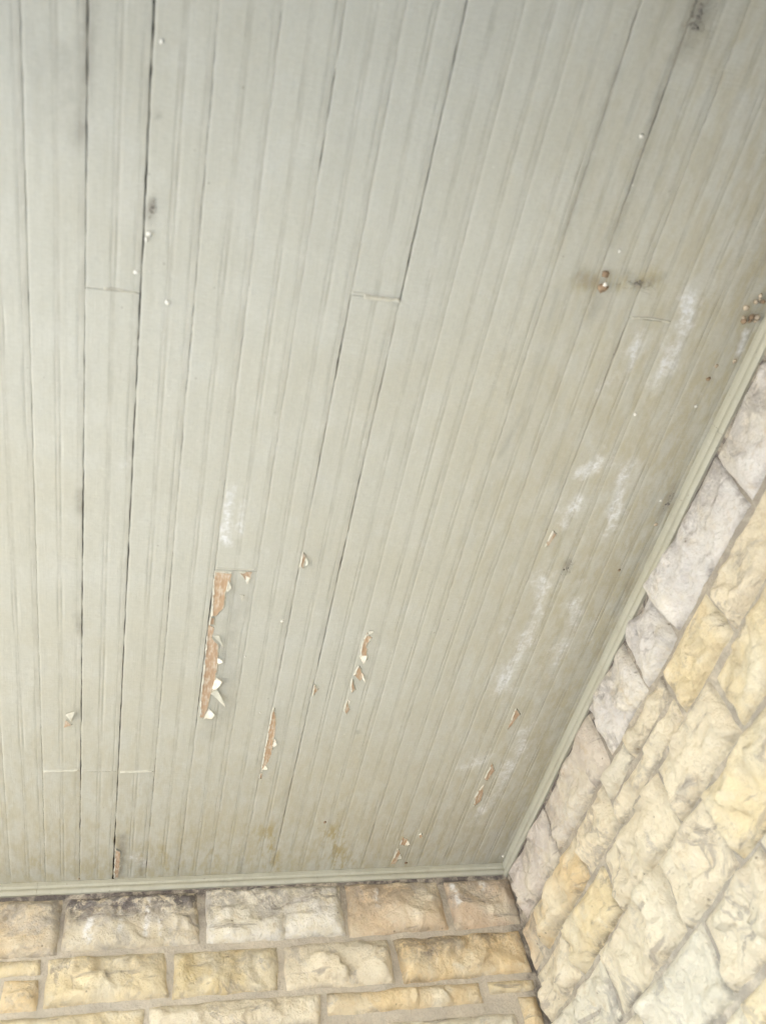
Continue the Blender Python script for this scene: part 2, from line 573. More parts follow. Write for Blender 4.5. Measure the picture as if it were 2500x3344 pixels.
# ---- side wall (u = y)
s0, s1, s2, s3, s4, s5 = 2.856, 2.702, 2.575, 2.440, 2.287, 2.136
for a, b, c, so, li, bu in [(-0.1, 0.30, WHITE, 0.35, 0.5, 0.022), (0.30, 0.614, WHITE, 0.40, 0.5, 0.022), (0.614, 0.836, WHITE, 0.35, 0.75, 0.024),
                            (0.836, 1.184, WHITE, 0.50, 0.8, 0.022), (1.184, 1.346, WHITE, 0.30, 0.7, 0.024),
                            (1.346, 1.587, WHITE, 0.42, 0.65, 0.024), (1.587, 1.963, (0.65, 0.57, 0.48), 0.16, 0.45, 0.026),
                            (1.963, 2.272, PINK, 0.30, 0.30, 0.026)]:
    stone(side_wall, SIDE, a, b, s1, s0, bu, c, so, li, ns(), 1.1)
for a, b, za, zb, c, so, bu in [(-0.1, 0.42, s2, s1, CREAM, 0, .026), (0.42, 0.76, s2, s1, YEL, 0, .028), (0.76, 1.044, s2, s1, CREAM, 0.1, .028),
                                (1.044, 1.283, s2, s1, YEL, 0, .032), (1.283, 1.50, 2.640, s1, CREAM, 0.15, .020),
                                (1.283, 1.648, s2, 2.640, CREAM, 0, .022), (1.50, 1.648, 2.640, s1, PALE, 0.2, .018), (1.648, 1.86, s2, s1, CREAM, 0.2, .028),
                                (1.86, 2.200, s2, s1, GOLD, 0, .032), (2.200, 2.305, s2, s1, TAN, 0.4, .018)]:
    stone(side_wall, SIDE, a, b, za, zb, bu, c, so, 0, ns(), 1.25)
for a, b, za, zb, c, bu in [(-0.1, 0.5, s3, s2, CREAM, .03), (0.5, 0.86, s3, s2, YEL, .03), (0.86, 1.16, s3, s2, YEL, .032), (1.16, 1.441, s3, s2, CREAM, .034),
                            (1.441, 1.778, s3, s2, CREAM, .034), (1.778, 2.061, s3, s2, YEL, .032), (2.061, 2.300, s3, s2, CREAM, .030)]:
    stone(side_wall, SIDE, a, b, za, zb, bu, c, 0.1, 0, ns(), 1.3)
for a, b, c, bu in [(0.2, 0.62, CREAM, .03), (0.62, 1.0, PALE, .032), (1.0, 1.332, YEL, .034), (1.332, 1.571, CREAM, .034), (1.571, 1.93, CREAM, .034), (1.93, 2.30, PALE, .032)]:
    stone(side_wall, SIDE, a, b, s4, s3, bu, c, 0.1, 0, ns(), 1.3)
for a, b, c, bu in [(0.2, 0.55, CREAM, .03), (0.55, 0.95, YEL, .034), (0.95, 1.26, PALE, .034), (1.26, 1.52, CREAM, .034), (1.52, 1.86, PALE, .032), (1.86, 2.30, CREAM, .032)]:
    stone(side_wall, SIDE, a, b, s5, s4, bu, c, 0.1, 0, ns(), 1.3)
for za, zb in ((2.0, s5), (1.86, 2.0)):
    rnd_row(side_wall, SIDE, 0.4, 2.30, za, zb, [CREAM, PALE, YEL], 0.032)


def mortar(wall, place, u0, u1, zlo, zhi, level, flip):
    step = 0.012
    nu, nv = int((u1 - u0) / step) + 1, int((zhi - zlo) / step) + 1
    P, S = [], []
    for a in range(nu):
        u = u0 + (u1 - u0) * a / (nu - 1)
        for b in range(nv):
            z = zlo + (zhi - zlo) * b / (nv - 1)
            d = level + 0.003 * n3(u * 18, z * 18, 3.3) + 0.002 * n3(u * 60, z * 60, 8.1)
            P.append(place(u, z, d))
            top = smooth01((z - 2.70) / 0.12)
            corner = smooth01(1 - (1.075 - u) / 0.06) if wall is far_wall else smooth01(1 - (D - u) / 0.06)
            S.append(min(1.0, 0.45 * top + 0.8 * corner + (0.08 if wall is far_wall else 0.42) + smooth01((z - 2.845) / 0.012)))  # dirt under the moulding; corner darker; side-wall joints carry painted shade
    F = grid_faces(nu, nv)
    o = link_mesh('mortar', P, F[:, ::-1] if flip else F, M_MORTAR, wall, True, place((u0 + u1) / 2, zlo, 0))
    point_attr(o, 'soot_shade', S)


mortar(far_wall, FAR, -1.62, W - 0.002, 1.80, ZC - 0.001, 0.0028, False)
mortar(side_wall, SIDE, -0.12, D - 0.002, 1.80, ZC - 0.001, 0.0030, True)
v, f = box_geo(X_OPEN, W + 0.28, D + 0.022, D + 0.28, 0.0, ZC + 0.06)
core = link_mesh('wall_core', v, f, M_MORTAR, far_wall, False, (0, D + 0.1, 0))
v, f = box_geo(W + 0.022, W + 0.28, Y_OPEN, D + 0.020, 0.0, ZC + 0.06)
core2 = link_mesh('wall_core', v, f, M_MORTAR, side_wall, False, (W + 0.1, 0.4, 0))

# unseen beam added behind the camera to darken the near ceiling
v, f = box_geo(X_OPEN, W + 0.0, -0.44, -0.22, ZC - 0.78, ZC + 0.008)
link_mesh('added_shade_beam', v, f, M_SHADE_BEAM, None, False, (0, -0.33, ZC - 0.4))['kind'] = 'structure'

# ------------------------------------------------------------------ porch ceiling: matched beaded boards
ceiling = empty('porch_ceiling', (0.0, 0.4, ZC), 'sage grey painted beadboard porch ceiling with open joints and peeling paint', 'ceiling')
v, f = box_geo(X_OPEN, W + 0.02, Y_OPEN, D + 0.02, ZC + 0.010, ZC + 0.055)
link_mesh('ceiling_backing', v, f, M_DARK, ceiling, False, (0, 0.4, ZC + 0.03))

CAPS = []      # stains of their own shape, also painted falloff and shade: (kind, x0,y0,x1,y1, radius, strength)


def cap(kind, pts, rad, amp):
    if len(pts) == 1:
        pts = pts * 2
    for (a, b), (c, d) in zip(pts[:-1], pts[1:]):
        CAPS.append((kind, a, b, c, d, rad, amp))
        if kind == 'chalk' and rad > 0.0125:      # thinner veil round every bloom
            CAPS.append((kind, a + 0.006, b, c - 0.004, d + 0.02, rad * 1.9, amp * 0.42))


cap('chalk', [(0.907, 0.549), (0.919, 0.599), (0.921, 0.653), (0.914, 0.685)], 0.019, 0.75)
cap('chalk', [(0.91, 0.70), (0.905, 0.80)], 0.016, 0.25)
cap('chalk', [(0.839, 0.632), (0.846, 0.692)], 0.014, 0.6)
cap('chalk', [(0.832, 0.70), (0.80, 0.74)], 0.016, 0.3)
cap('chalk', [(0.858, 0.904), (0.838, 0.930)], 0.020, 0.85)
cap('chalk', [(0.846, 0.990), (0.841, 1.050)], 0.018, 0.65)
cap('chalk', [(0.81, 1.0), (0.82, 1.02)], 0.014, 0.4)
cap('chalk', [(0.921, 0.911), (0.932, 0.973), (0.946, 1.05)], 0.018, 0.7)
cap('chalk', [(0.895, 1.09), (0.93, 1.2)], 0.03, 0.28)
cap('chalk', [(0.843, 1.224), (0.864, 1.314), (0.858, 1.398), (0.845, 1.50), (0.843, 1.56)], 0.024, 0.62)
cap('chalk', [(0.945, 1.28), (0.961, 1.357), (0.958, 1.47)], 0.026, 0.5)
cap('chalk', [(0.962, 1.45), (0.952, 1.475)], 0.014, 0.6)
cap('chalk', [(0.87, 1.835), (0.82, 1.862)], 0.022, 0.5)
cap('chalk', [(0.955, 1.72), (0.958, 1.811), (0.956, 1.901), (0.949, 1.972), (0.93, 2.06)], 0.024, 0.6)
cap('chalk', [(0.80, 1.30), (0.80, 1.45)], 0.03, 0.22)
cap('chalk', [(0.153, 1.02), (0.160, 1.15)], 0.011, 0.5)
cap('chalk', [(0.152, 1.06), (0.152, 1.14)], 0.010, 0.75)
cap('chalk', [(0.179, 1.05), (0.181, 1.13)], 0.010, 0.45)
cap('chalk', [(-0.03, 0.96), (-0.035, 1.0)], 0.016, 0.3)
cap('chalk', [(0.02, 2.21), (0.05, 2.24)], 0.02, 0.35)
cap('chalk', [(1.045, 0.60), (1.048, 0.63)], 0.010, 0.7)
cap('grime_shade', [(-0.108, 0.02), (-0.106, 0.261), (-0.110, 0.378), (-0.117, 0.424)], 0.012, 0.55)
cap('grime_shade', [(-0.14, 0.33), (-0.12, 0.43)], 0.02, 0.28)
cap('grime_shade', [(-0.19, 0.25), (-0.16, 0.40)], 0.03, 0.16)
cap('grime_shade', [(0.725, 0.05), (0.722, 0.166), (0.719, 0.218), (0.725, 0.31), (0.726, 0.379), (0.724, 0.47)], 0.009, 0.5)
cap('grime_shade', [(0.728, 0.10), (0.735, 0.15)], 0.026, 0.55)
cap('grime_shade', [(0.64, 0.20), (0.64, 0.46)], 0.006, 0.45)
cap('grime_shade', [(0.69, 0.53), (0.75, 0.545)], 0.014, 0.5)
cap('grime_shade', [(0.735, 0.53), (0.736, 0.60)], 0.016, 0.45)
cap('grime_shade', [(0.775, 0.515), (0.80, 0.535), (0.84, 0.514)], 0.007, 0.55)
cap('grime_shade', [(0.66, 0.56), (0.67, 0.80), (0.655, 0.90)], 0.006, 0.35)
cap('grime_shade', [(0.882, 1.165), (0.886, 1.18)], 0.013, 0.75)
cap('grime_shade', [(1.045, 0.95), (1.05, 1.02)], 0.022, 0.45)
cap('grime_shade', [(1.05, 1.20), (1.055, 1.30)], 0.018, 0.4)
cap('grime_shade', [(1.04, 1.60), (1.05, 1.70)], 0.016, 0.3)
cap('grime_shade', [(1.045, 0.42), (1.05, 0.62)], 0.02, 0.35)
cap('grime_shade', [(-0.016, 0.505), (-0.016, 0.528)], 0.008, 0.75)
cap('grime_shade', [(-0.011, 0.377), (-0.011, 0.378)], 0.004, 0.9)
cap('grime_shade', [(0.522, 1.718), (0.523, 1.72)], 0.005, 0.9)
cap('grime_shade', [(-0.113, 1.05), (-0.112, 1.09)], 0.009, 0.5)
cap('grime_shade', [(-0.115, 1.36), (-0.113, 1.40)], 0.009, 0.5)
cap('grime_shade', [(-0.006, 2.12), (-0.010, 2.30)], 0.014, 0.75)
cap('grime_shade', [(0.045, 2.235), (0.045, 2.29)], 0.010, 0.45)
cap('grime_shade', [(0.305, 2.24), (0.305, 2.29)], 0.009, 0.4)
cap('grime_shade', [(0.175, 1.26), (0.20, 1.30), (0.19, 1.42)], 0.020, 0.30)  # soft shade beside the lifting paint, put into the colour
cap('grime_shade', [(0.19, 1.45), (0.20, 1.62), (0.18, 1.72)], 0.022, 0.28)
cap('stain_falloff', [(0.36, 2.12), (0.39, 2.29)], 0.040, 1.0)
cap('stain_falloff', [(0.53, 2.14), (0.58, 2.28)], 0.05, 1.0)
cap('stain_falloff', [(0.10, 2.18), (0.12, 2.29)], 0.03, 0.7)
cap('stain_falloff', [(0.22, 2.2), (0.24, 2.29)], 0.025, 0.7)
cap('stain_falloff', [(-0.22, 2.2), (-0.2, 2.29)], 0.03, 0.6)
cap('stain_falloff', [(0.045, 2.2), (0.045, 2.3)], 0.016, 0.7)
cap('stain_falloff', [(-0.02, 2.12), (0.01, 2.30)], 0.016, 0.6)
cap('stain_falloff', [(0.72, 2.1), (0.74, 2.28)], 0.02, 0.6)
cap('stain_falloff', [(0.30, 2.2), (0.31, 2.3)], 0.02, 0.5)
cap('stain_falloff', [(-0.6, 2.30), (1.0, 2.30)], 0.15, 0.55)  # broad dirt film that also paints in light falloff towards the far wall
cap('stain_falloff', [(-0.6, 2.30), (1.0, 2.30)], 0.40, 0.42)
cap('stain_falloff', [(1.06, 0.3), (1.06, 2.3)], 0.16, 0.50)  # dirt film down the side wall, with the light falloff painted in
cap('stain_falloff', [(1.06, 0.3), (1.06, 2.3)], 0.42, 0.40)
cap('grime_shade', [(1.06, 0.3), (1.06, 2.3)], 0.13, 0.16)
cap('stain_falloff', [(0.70, 0.54), (0.76, 0.53), (0.83, 0.52)], 0.020, 0.75)
cap('stain_falloff', [(0.70, 1.0), (0.86, 1.35)], 0.10, 0.22)
cap('stain_falloff', [(0.92, 0.75), (0.99, 1.3)], 0.05, 0.26)
cap('stain_falloff', [(0.736, 0.53), (0.738, 0.55)], 0.012, 0.9)


def stains(X, Y):
    out = {k: np.zeros_like(X) for k in ('chalk', 'grime_shade', 'stain_falloff')}
    for kind, a, b, c, d, rad, amp in CAPS:
        dx, dy = c - a, d - b
        L2 = dx * dx + dy * dy + 1e-12
        tt = np.clip(((X - a) * dx + (Y - b) * dy) / L2, 0, 1)
        q = np.sqrt((X - a - tt * dx) ** 2 + ((Y - b - tt * dy) * 0.75) ** 2)
        wob = 0.75 + 0.5 * np.sin(X * 210 + 3 * np.sin(Y * 47)) * np.sin(Y * 95 + 2 * np.sin(X * 63))
        val = amp * np.clip(1.30 - q / (rad * (1.0 + 0.45 * (wob - 0.75))), 0, 1) ** 0.9
        out[kind] = np.maximum(out[kind], val)
    return out


def fnoise(n, scale, seed_, octaves=3):
    """smooth 1-D noise, vectorised"""
    r = np.random.default_rng(seed_ + 1000)
    x = np.arange(n) * scale
    out = np.zeros(n)
    amp = 1.0
    for _ in range(octaves):
        k = int(x[-1]) + 3
        g = r.uniform(-1, 1, k)
        i = x.astype(int)
        fr = x - i
        fr = fr * fr * (3 - 2 * fr)
        out += amp * (g[i] * (1 - fr) + g[i + 1] * fr)
        x = x * 2.1
        amp *= 0.55
    return out


# half gap (mm) along board edge number n, as knots over y
GAPS = {0: [(-1.6, 1.3), (0.0, 1.3), (0.5, 1.0), (0.9, 0.95), (1.6, 0.85), (2.05, 1.1), (2.3, 1.7)],
        -1: [(-1.6, 0.8), (0.2, 1.0), (0.42, 0.7), (0.55, 0.38), (0.9, 0.6), (1.05, 0.9), (1.3, 0.8), (1.8, 0.95), (2.1, 0.65), (2.3, 0.6)],
        -2: [(-1.6, 0.35), (0.6, 0.42), (1.0, 0.30), (2.3, 0.2)],
        5: [(-1.6, 1.1), (0.22, 0.9), (0.30, 0.35), (0.36, 0.9), (0.44, 0.4), (0.50, 1.1), (0.59, 0.9), (0.63, 0.35), (0.72, 0.7), (0.80, 0.75), (0.9, 0.25), (0.94, 0.7), (1.3, 0.8), (1.9, 0.75), (2.15, 0.5), (2.3, 0.4)],
        4: [(-1.6, 0.22), (0.60, 0.22), (0.62, 0.9), (0.75, 1.0), (0.9, 0.5), (1.2, 0.45), (1.6, 0.35), (2.3, 0.25)],
        3: [(-1.6, 0.5), (0.15, 0.6), (0.40, 0.55), (0.5, 0.2), (2.3, 0.22)],
        8: [(-1.6, 0.35), (0.4, 0.4), (0.9, 0.25), (1.9, 0.25), (2.1, 0.5), (2.3, 0.4)],
        9: [(-1.6, 0.9), (0.1, 0.9), (0.4, 0.5), (0.7, 0.3), (1.2, 0.2), (2.3, 0.2)],
        10: [(-1.6, 0.3), (0.55, 0.3), (0.62, 0.7), (1.1, 0.3), (2.3, 0.3)],
        2: [(-1.6, 0.22), (1.2, 0.22), (1.24, 0.9), (1.65, 0.5), (1.8, 0.25), (2.3, 0.3)],
        1: [(-1.6, 0.2), (1.0, 0.35), (1.5, 0.3), (2.1, 0.35), (2.3, 0.5)]}
# crossing butt joints, by board number
JOINTS = {-1: [0.652, 1.857], -2: [1.853], 0: [1.861], 4: [0.613], 10: [0.594], 2: [1.221]}
Y_END = D - 0.004
PROF = [(0.0, 9.0), (0.0, 0.22), (0.5, 0.0), (6, 0), (13, 0), (20, 0), (27, 0), (33, 0), (36.6, 0), (37.8, 'g'), (38.6, 'g'),
        (39.6, 0.22), (40.8, 0.08), (41.9, 0.05), (43.0, 0.08), (44.2, 0.22), (45.2, 'g'), (46.0, 'g'), (47.2, 0), (52, 0), (59, 0), (66, 0), (71.6, 0),
        (72.7, 'g'), (73.5, 'g'), (74.5, 0.22), (75.8, 0.05), (78.6, 0.0), (81.8, 0.03), (83.2, 0.28), (83.2, 9.0)]


def edge_wander(nr, n):
    return (0.42 if nr in GAPS else 0.14) * fnoise(n, 0.45, 1500 + nr, 4)


def edge_half_gap(nr, ys):
    kn = GAPS.get(nr)
    if kn is None:
        base = np.full(len(ys), 0.07)
    else:
        base = np.interp(ys, [k[0] for k in kn], [k[1] for k in kn])
    h = np.arange(len(ys))
    nz = fnoise(len(ys), 0.22, 900 + nr, 4)
    rough = 0.30 if kn is not None else 0.05
    return np.clip(base * (1 + 0.62 * nz) + rough * fnoise(len(ys), 0.5, 500 + nr, 3) * 0.6, 0.04, 4)


boards = {}
N_LO, N_HI = -24, 13
YF = np.concatenate([np.arange(Y_OPEN, -0.25, 0.10), np.arange(-0.25, Y_END, 0.0075), [Y_END]])
for nr in range(N_LO, N_HI + 1):
    fine = nr >= -9
    ys_all = YF if fine else np.arange(Y_OPEN, Y_END + 0.19, (Y_END - Y_OPEN) / 20)[:21]
    cuts = JOINTS.get(nr, [])
    gl_all, gr_all = edge_half_gap(nr, ys_all), edge_half_gap(nr + 1, ys_all)
    spans, lo = [], Y_OPEN
    for c in cuts + [None]:
        hi = c if c is not None else Y_END
        spans.append((lo, hi))
        lo = hi
    for si, (ya, yb) in enumerate(spans):
        y0 = ya + (0.0005 if si else 0.0)
        y1 = yb - (0.0005 if si < len(spans) - 1 else 0.0)
        inner = ys_all[(ys_all > y0 + 0.002) & (ys_all < y1 - 0.002)]
        ys = np.concatenate([[y0], inner, [y1]])
        gl, gr = np.interp(ys, ys_all, gl_all), np.interp(ys, ys_all, gr_all)
        k = len(ys)
        x0 = EDGE0 + nr * PITCH
        wl = np.interp(ys, ys_all, edge_wander(nr, len(ys_all)))
        wr = np.interp(ys, ys_all, edge_wander(nr + 1, len(ys_all)))
        fill = np.clip(0.20 + 0.34 * fnoise(k, 0.06, 40 + nr * 3 + si, 4), 0.03, 1.0)
        fill2 = np.clip(0.20 + 0.34 * fnoise(k, 0.06, 140 + nr * 3 + si, 4), 0.03, 1.0)
        warp = 0.15 * fnoise(k, 0.02, 240 + nr * 3 + si, 2)
        off = random.uniform(-0.10, 0.10)
        tilt = random.uniform(-0.18, 0.18)
        wmax = PITCH * 1000
        X = np.zeros((k, len(PROF)))
        Z = np.zeros((k, len(PROF)))
        for q, (pu, ph) in enumerate(PROF):
            if q <= 2:
                xx = gl + pu + wl
            elif q >= len(PROF) - 3:
                xx = wmax - gr - (83.2 - pu) + wr
            else:
                xx = np.full(k, pu) + 0.25 * fnoise(k, 0.12, 700 + nr * 5 + q // 4, 3)
            if ph == 'g':
                hh = fill if q < 20 else fill2
            else:
                hh = np.full(k, float(ph))
            X[:, q] = x0 + xx / 1000
            Z[:, q] = ZC + (hh + (off + warp + tilt * (pu / 83.2 - .5) if ph != 9.0 else 0)) / 1000
        Yg = np.repeat(ys[:, None], len(PROF), 1)
        P = np.stack([X, Yg, Z], -1).reshape(-1, 3)
        F = grid_faces(k, len(PROF))[:, ::-1].tolist()
        npf = len(PROF)
        # ends
        F.append(list(range(npf)))
        F.append([(k - 1) * npf + q for q in range(npf)][::-1])
        # top
        F += [[i * npf, i * npf + npf - 1, (i + 1) * npf + npf - 1, (i + 1) * npf] for i in range(k - 1)][:]
        o = link_mesh('board', P, F, M_PAINT, ceiling, True, (x0 + PITCH / 2, (y0 + y1) / 2, ZC))
        try:
            o.data.set_sharp_from_angle(angle=math.radians(62))
        except Exception:
            pass
        bead = np.array([1.0 if (37.0 < p_[0] < 46.8 or p_[0] > 72.2) else 0.0 for p_ in PROF])
        point_attr(o, 'bead', np.tile(bead, k))
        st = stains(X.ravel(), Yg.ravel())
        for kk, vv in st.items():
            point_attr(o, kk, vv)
        boards.setdefault(nr, []).append((y0, y1, o))


def board_at(x, y):
    nr = int(math.floor((x - EDGE0) / PITCH))
    for y0, y1, o in boards[nr]:
        if y0 - 0.01 <= y <= y1 + 0.01:
            return o
    return boards[nr][0][2]


# ---- peeled places and loose flakes, parts of the boards they sit on
def ragged(poly, seg, amp, s):
    out = []
    n = len(poly)
    for i in range(n):
        a, b = Vector(poly[i]), Vector(poly[(i + 1) % n])
        L = (b - a).length
        m = max(1, int(L / seg))
        nrm = Vector((-(b - a).y, (b - a).x)) / max(L, 1e-6)
        for k in range(m):
            t = k / m
            p = a.lerp(b, t)
            kk = amp * n3(p.x * 300 + s, p.y * 300, s) * (1 if k else 0.4)
            out.append(p + nrm * kk)
    return out


def bare(poly, mat, s, dx=0.0, amp=0.0022):
    poly = [(x + dx, y) for x, y in poly]
    pts = ragged(poly, 0.006, amp, s)
    cx = sum(p.x for p in pts) / len(pts)
    cy = sum(p.y for p in pts) / len(pts)
    bd = board_at(cx, cy)
    n = len(pts)
    zt, zb = ZC - 0.0013, ZC + 0.0006
    V = [(p.x, p.y, zb) for p in pts] + [(p.x, p.y, zt) for p in pts]
    F = [[i, (i + 1) % n, n + (i + 1) % n, n + i] for i in range(n)]
    F.append([n + i for i in range(n)])
    o = link_mesh('bare_wood', V, F, mat, bd, False, (cx, cy, ZC))
    # lifted lip of paint round the edge, broken here and there
    c = Vector((cx, cy))
    i = 0
    k = 0
    while i < n:
        ln = random.randint(2, 5)
        idx = [(i + q) % n for q in range(ln + 1)]
        if n3(i * 0.7, s, 2.2) > -0.18:
            V, F = [], []
            for q, ii in enumerate(idx):
                p = pts[ii]
                outw = (p - c).normalized()
                prev_, next_ = pts[(ii - 1) % n], pts[(ii + 1) % n]
                tg = (next_ - prev_).normalized()
                nm = Vector((tg.y, -tg.x))
                if nm.dot(outw) < 0:
                    nm = -nm
                wv = 0.0018 + 0.0022 * abs(n3(ii * 0.9, s, 5))
                curl = 0.0012 + 0.0028 * max(0, n3(ii * 0.5, s, 9))
                a = p + nm * wv
                b = p - nm * 0.0006
                V += [(a.x, a.y, ZC - 0.0006), (b.x, b.y, ZC - 0.0014 - curl), (b.x, b.y, ZC - 0.0019 - curl), (a.x, a.y, ZC - 0.0011)]
            for q in range(ln):
                A, B = q * 4, q * 4 + 4
                for e in range(4):
                    F.append([A + e, A + (e + 1) % 4, B + (e + 1) % 4, B + e])
            F += [[0, 1, 2, 3], [ln * 4 + 3, ln * 4 + 2, ln * 4 + 1, ln * 4]]
            link_mesh('paint_lip', V, F, M_FLAKE_P, bd, False, (pts[i].x, pts[i].y, ZC))
            k += 1
        i += ln + random.randint(0, 1)
    return o


def flake(tri, drop, mat, back, s, dx=0.0, hinge=(0, 1)):
    """a curled chip hanging from the edge hinge[0]-hinge[1] of tri (three ceiling points); its outer tip hangs DROP below"""
    T = [Vector((x + dx, y)) for x, y in tri]
    a, b = T[hinge[0]], T[hinge[1]]
    tip = T[3 - hinge[0] - hinge[1]]
    m, q = 6, 5
    V, F = [], []
    for layer in (0, 1):
        for i in range(m + 1):
            t = i / m
            for kx in range(q + 1):
                u = kx / q
                # ragged outline: every column of the chip breaks off at its own length
                reach = t * (0.62 + 0.38 * (1 - abs(2 * u - 1.0 - 0.5 * n3(s, 1.7, 0))) + 0.30 * n3(u * 4.1, s * 2.3, 0.4))
                wdt = 1 - 0.55 * t + 0.12 * n3(t * 5, s, 3)
                mid = (a + b) / 2 * (1 - reach) + tip * reach
                p = mid + (b - a) * (u - 0.5) * wdt
                curl = math.sin(min(1.0, reach) * 1.9) / math.sin(1.5)
                z = ZC - 0.0012 - drop * 0.75 * curl * reach - 0.0014 * n3(u * 3, t * 3, s) * t - (0.0005 if layer else 0)
                V.append((p.x, p.y, z))
    o_ = (m + 1) * (q + 1)
    for i in range(m):
        for kx in range(q):
            A = i * (q + 1) + kx
            F.append([A, A + 1, A + q + 2, A + q + 1])
            F.append([o_ + A + q + 1, o_ + A + q + 2, o_ + A + 1, o_ + A])
    ring = list(range(q + 1)) + [i * (q + 1) + q for i in range(1, m + 1)] + [m * (q + 1) + kx for kx in range(q - 1, -1, -1)] + [i * (q + 1) for i in range(m - 1, 0, -1)]
    for i in range(len(ring)):
        A, B = ring[i], ring[(i + 1) % len(ring)]
        F.append([A, o_ + A, o_ + B, B])
    c = (a + b + tip) / 3
    ob = link_mesh('paint_flake', V, F, mat, board_at(c.x, c.y), True, (c.x, c.y, ZC))
    return ob


dx1 = 0.0075
bare([(0.135, 1.224), (0.167, 1.227), (0.168, 1.249), (0.161, 1.281), (0.161, 1.322), (0.147, 1.347), (0.140, 1.347), (0.137, 1.268)], M_WOOD, 1, dx1)
bare([(0.135, 1.373), (0.147, 1.380), (0.145, 1.409), (0.160, 1.429), (0.164, 1.485), (0.163, 1.537), (0.157, 1.591), (0.155, 1.636), (0.148, 1.664), (0.141, 1.664), (0.138, 1.564), (0.137, 1.46)], M_WOOD_RED, 2, dx1)
bare([(0.183, 1.224), (0.208, 1.223), (0.207, 1.240), (0.197, 1.244)], M_WOOD_RED, 3, dx1)
bare([(0.138, 1.35), (0.145, 1.35), (0.146, 1.37), (0.138, 1.372)], M_WOOD_RED, 4, dx1)
flake([(0.163, 1.530), (0.158, 1.585), (0.180, 1.545)], 0.010, M_FLAKE_W, 0, 11, dx1)
flake([(0.157, 1.632), (0.149, 1.670), (0.174, 1.656)], 0.008, M_FLAKE_W, 0, 12, dx1)
flake([(0.158, 1.585), (0.166, 1.560), (0.194, 1.612)], 0.018, M_FLAKE_P, 0, 13, dx1)
flake([(0.146, 1.402), (0.160, 1.402), (0.172, 1.432)], 0.010, M_FLAKE_P, 0, 14, dx1)
flake([(0.163, 1.470), (0.163, 1.492), (0.176, 1.478)], 0.006, M_FLAKE_W, 0, 15, dx1)
flake([(0.196, 1.232), (0.206, 1.238), (0.200, 1.252)], 0.006, M_FLAKE_W, 0, 16, dx1)
flake([(0.190, 1.285), (0.200, 1.285), (0.196, 1.300)], 0.004, M_FLAKE_P, 0, 17, dx1)
flake([(0.164, 1.245), (0.160, 1.285), (0.172, 1.266)], 0.005, M_FLAKE_P, 0, 18, dx1)
dx2 = 0.0025
bare([(0.309, 1.629), (0.320, 1.676), (0.323, 1.735), (0.324, 1.797), (0.315, 1.848), (0.309, 1.854), (0.308, 1.797), (0.3075, 1.699), (0.307, 1.647)], M_WOOD, 5, dx2)
bare([(0.3065, 1.867), (0.311, 1.868), (0.312, 1.890), (0.3065, 1.887)], M_WOOD_RED, 6, dx2, 0.001)
flake([(0.322, 1.735), (0.323, 1.775), (0.333, 1.755)], 0.004, M_FLAKE_W, 0, 19, dx2)
flake([(0.314, 1.838), (0.310, 1.856), (0.322, 1.852)], 0.004, M_FLAKE_W, 0, 20, dx2)
bare([(0.484, 1.384), (0.496, 1.399), (0.489, 1.422), (0.499, 1.467), (0.483, 1.467), (0.479, 1.422)], M_WOOD, 7)
bare([(0.484, 1.488), (0.502, 1.521), (0.496, 1.537), (0.479, 1.518)], M_WOOD, 8)
bare([(0.478, 1.532), (0.490, 1.566), (0.484, 1.577), (0.478, 1.552)], M_WOOD, 9, 0, 0.0012)
bare([(0.478, 1.605), (0.489, 1.634), (0.484, 1.653), (0.477, 1.635)], M_WOOD_RED, 10, 0, 0.0012)
flake([(0.479, 1.455), (0.498, 1.455), (0.492, 1.476)], 0.007, M_FLAKE_W, 0, 21)
flake([(0.494, 1.505), (0.500, 1.530), (0.508, 1.538)], 0.008, M_FLAKE_W, 0, 22)
flake([(0.482, 1.398), (0.487, 1.378), (0.498, 1.377)], 0.006, M_FLAKE_P, 0, 23)
flake([(0.478, 1.600), (0.486, 1.604), (0.483, 1.612)], 0.004, M_FLAKE_W, 0, 24)
bare([(0.3095, 1.166), (0.316, 1.174), (0.316, 1.208), (0.309, 1.201)], M_WOOD_RED, 12, 0.001, 0.001)
flake([(0.316, 1.17), (0.316, 1.205), (0.324, 1.195)], 0.006, M_FLAKE_P, 0, 25, 0.001)
bare([(0.392, 1.55), (0.403, 1.567), (0.394, 1.589)], M_WOOD, 13, 0.001, 0.001)
bare([(0.734, 2.159), (0.752, 2.176), (0.748, 2.199), (0.732, 2.194)], M_WOOD, 14)
bare([(0.731, 2.214), (0.746, 2.247), (0.738, 2.288), (0.726, 2.288)], M_WOOD, 15)
bare([(0.776, 2.151), (0.782, 2.144), (0.788, 2.158), (0.783, 2.168)], M_WOOD, 16, 0, 0.001)
flake([(0.749, 2.172), (0.746, 2.200), (0.758, 2.190)], 0.006, M_FLAKE_W, 0, 26)
flake([(0.742, 2.235), (0.738, 2.27), (0.752, 2.258)], 0.005, M_FLAKE_P, 0, 27)
bare([(0.903, 1.844), (0.918, 1.872), (0.909, 1.914), (0.900, 1.910)], M_WOOD_RED, 17)
bare([(0.904, 1.931), (0.911, 1.964), (0.916, 2.001), (0.902, 2.026), (0.895, 1.985)], M_WOOD_RED, 18)
bare([(0.905, 1.630), (0.921, 1.651), (0.912, 1.689), (0.906, 1.708)], M_WOOD_RED, 19)
bare([(0.821, 1.077), (0.831, 1.085), (0.824, 1.117), (0.817, 1.118)], M_WOOD_RED, 20, 0, 0.001)
flake([(-0.140, 1.655), (-0.128, 1.680), (-0.119, 1.630)], 0.016, M_FLAKE_P, 0, 28)
bare([(-0.139, 1.672), (-0.127, 1.688), (-0.144, 1.699)], M_WOOD_RED, 21, 0, 0.001)
